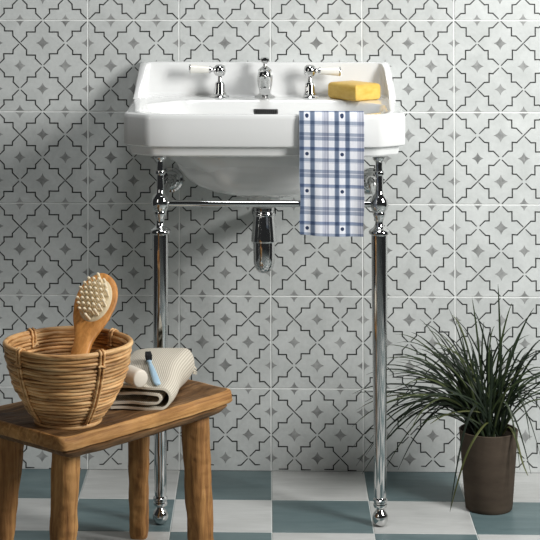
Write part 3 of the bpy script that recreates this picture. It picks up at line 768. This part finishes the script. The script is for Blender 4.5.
# ------------------------------------------------------------------ toothbrush
h0 = Vector((-0.2085, -0.668, TT(0.0, -0.03) + 0.0045)); h1 = Vector((-0.2345, -0.550, TT(0.53, -0.08) + 0.0065))
ax = (h1 - h0).normalized(); Lb = (h1 - h0).length
side = ax.cross(Vector((0, 0, 1))).normalized(); upv = side.cross(ax).normalized()
tb = empty('toothbrush', tuple(h0), 'pale blue toothbrush with black bristles lying on the folded towel', 'toothbrush')
m = MB(); rings = []
for t_, w_, h_ in ((0.0, 0.0040, 0.0020), (0.02, 0.0062, 0.0032), (0.15, 0.0066, 0.0036), (0.4, 0.0060, 0.0036), (0.6, 0.0050, 0.0034), (0.74, 0.0036, 0.0028), (0.80, 0.0036, 0.0026), (0.84, 0.0054, 0.0026), (0.97, 0.0056, 0.0024), (1.0, 0.0035, 0.0016)):
    c_ = h0 + ax * Lb * t_
    rings.append([c_ + side * w_ * math.cos(2 * PI * i / 20) + upv * h_ * math.sin(2 * PI * i / 20) for i in range(20)])
m.loft(rings); build('handle', m, M_BLUE, tb, smooth=60)
m = MB()
for r in range(7):
    for c in range(3):
        p = h0 + ax * Lb * lerp(0.845, 0.97, r / 6) + side * (c - 1) * 0.0036 + upv * 0.0020
        m.lathe([(0.0019, 0), (0.0021, 0.0095), (0.0014, 0.0105)], p, upv - ax * 0.10, n=8)
build('bristles', m, M_BRIST, tb, smooth=40, label='black bristle tufts')

# ------------------------------------------------------------------ potted plant
pc = Vector((0.4425, -0.24)); PH = 0.160
pl = empty('potted_plant', (pc.x, pc.y, 0), 'grassy dark green plant in a taupe clay pot on the floor', 'plant')
m = MB(); m.lathe([(0.030, 0.0), (0.0455, 0.0), (0.0475, 0.0025), (0.0485, 0.010), (0.0560, 0.110), (0.0595, PH - 0.004), (0.0600, PH - 0.001), (0.0585, PH), (0.0562, PH - 0.001), (0.0550, PH - 0.018), (0.045, PH - 0.02), (0.001, PH - 0.02)], (pc.x, pc.y, 0), n=56)
build('pot', m, M_POT, pl, smooth=40, label='plain tapering taupe clay pot')
m = MB(); rings = [[(pc.x + r * math.cos(2 * PI * i / 24), pc.y + r * math.sin(2 * PI * i / 24), PH - 0.012 + h + 0.002 * nz((r * 80, i, 1))) for i in range(24)] for r, h in ((0.0548, 0), (0.04, 0.003), (0.02, 0.005), (0.002, 0.005))]
m.loft(rings, cap0=False); build('soil', m, M_SOIL, pl)
def at_y(px, py, Y):
    d = CAM_R @ Vector(((px - CX) / FPX, 1, -(py - CY) / FPX)); return CAM_P + d * ((Y - CAM_P.y) / d.y)
m = MB(); rg = random.Random(21)
def blade(root, tip, arch, wd, n=14, side_bow=0.0):
    """curved tapering leaf with a keeled section, rising by arch between root and tip"""
    d = tip - root; L = d.length; rings = []; P = []
    hd = Vector((d.x, d.y, 0)); sdir = hd.cross(Vector((0, 0, 1))).normalized() if hd.length > 1e-4 else Vector((1, 0, 0))
    c1 = root + Vector((d.x * 0.22, d.y * 0.22, max(d.z, 0) * 0.45 + arch)) + sdir * side_bow
    c2 = root + Vector((d.x * 0.68, d.y * 0.68, d.z * 0.85 + arch * 0.95)) + sdir * side_bow
    for k in range(n + 1):
        t = k / n; u_ = 1 - t
        P.append(root * u_ ** 3 + c1 * 3 * u_ * u_ * t + c2 * 3 * u_ * t * t + tip * t ** 3)
    for p in P: p.y = min(p.y, -0.012); p.z = max(p.z, 0.004)
    for k in range(n + 1):
        t = k / n; tg = (P[min(k + 1, n)] - P[max(k - 1, 0)]).normalized()
        s_ = tg.cross(Vector((0, -0.6, 0.8))).normalized()
        if s_.length < 0.5: s_ = Vector((1, 0, 0))
        nn_ = s_.cross(tg).normalized()
        w_ = wd * (0.75 + 0.25 * sm(t / 0.2)) * (1 - max(0, (t - 0.35) / 0.65) ** 2.6) + 0.00025
        rings.append([P[k] + s_ * w_, P[k] + nn_ * w_ * 0.25, P[k] - s_ * w_, P[k] - nn_ * w_ * 0.55])
    m.loft(rings)
def rootp(a=None):
    a = rg.uniform(0, 2 * PI) if a is None else a; r = 0.034 * math.sqrt(rg.random())
    return Vector((pc.x + r * math.cos(a), pc.y + r * math.sin(a), PH - 0.010))
# leaves read off the photograph: tip pixel, depth, arch
LV = [(472, 298, -.20, .00), (498, 284, -.22, .0), (449, 309, -.22, .0), (512, 303, -.20, .0), (534, 308, -.2, .01), (420, 319, -.2, .01), (411, 332, -.17, .02), (395, 354, -.2, .03), (372, 368, -.2, .05), (388, 376, -.16, .05), (352, 394, -.22, .06),
      (385, 397, -.25, .06), (352, 448, -.2, .11), (356, 466, -.24, .12), (362, 474, -.25, .12), (370, 440, -.28, .10), (352, 427, -.22, .09), (398, 470, -.26, .11), (385, 470, -.2, .12), (357, 410, -.18, .07), (365, 402, -.25, .06),
      (545, 338, -.22, .03), (552, 352, -.2, .05), (548, 372, -.26, .05), (548, 392, -.2, .06), (530, 440, -.32, .12), (520, 470, -.33, .13), (531, 474, -.30, .13), (545, 420, -.25, .09), (540, 455, -.2, .12), (450, 512, -.36, .15), (425, 345, -.15, .01),
      (438, 338, -.26, .01), (460, 330, -.26, .0), (484, 322, -.15, .0), (490, 342, -.3, .0), (523, 328, -.15, .01), (405, 385, -.3, .05), (400, 360, -.28, .03), (415, 372, -.3, .03), (440, 352, -.3, .02), (528, 352, -.3, .02), (534, 365, -.32, .03), (512, 345, -.3, .01), (470, 345, -.3, .0),
      (398, 422, -.32, .09), (410, 432, -.34, .09), (390, 410, -.3, .08), (375, 425, -.3, .09), (380, 448, -.29, .11), (366, 455, -.2, .11)]
for (px, py, Y, ar) in LV:
    tip = at_y(px, py, Y); d = Vector((tip.x - pc.x, tip.y - pc.y, 0))
    root = rootp(math.atan2(d.y, d.x) + rg.uniform(-0.7, 0.7))
    blade(root, tip, ar, rg.uniform(0.0015, 0.0021), side_bow=rg.uniform(-0.012, 0.012))
for k in range(135):
    left = rg.random() < 0.62
    th = rg.uniform(-0.35, 1.05) if not left else rg.uniform(0.1, 1.35)
    L = rg.uniform(0.14, 0.29) * (1.0 if left else 0.85)
    sgn = -1 if left else 1
    ang = abs(th); yy = rg.uniform(-0.10, 0.12)
    tip = Vector((pc.x + sgn * math.sin(ang) * L, max(-0.40, min(-0.03, pc.y + yy * math.sin(ang + 0.3))), PH + math.cos(ang) * L * 0.85 - 0.02 * ang))
    blade(rootp(), tip, 0.02 + 0.04 * ang * rg.random(), rg.uniform(0.0012, 0.0020), side_bow=rg.uniform(-0.015, 0.015))
def bent(pts, wd):   # one bent leaf through given points
    P = chaikin([tuple(at_y(*p)) for p in pts], 3); N_ = len(P)
    q = MB(); q.tube(P, [wd * (1 - max(0, (k / (N_ - 1) - 0.4) / 0.6) ** 2) + 0.0003 for k in range(N_)], n=6, flat=0.35)
    build('leaf', q, M_OLIVE, pl, smooth=60, label='paler olive drooping leaf')
bent([(490, 432, -.235), (489, 420, -.27), (478, 432, -.315), (466, 454, -.33), (457, 484, -.335), (450, 511, -.34)], 0.0028)
bent([(492, 436, -.25), (488, 414, -.26), (470, 410, -.27), (445, 414, -.28), (430, 424, -.29)], 0.0022)
bent([(503, 434, -.25), (509, 424, -.27), (517, 440, -.30), (522, 462, -.31), (528, 476, -.32)], 0.0022)
build('foliage', m, M_LEAF, pl, smooth=60, label='narrow arching grass-like leaves')
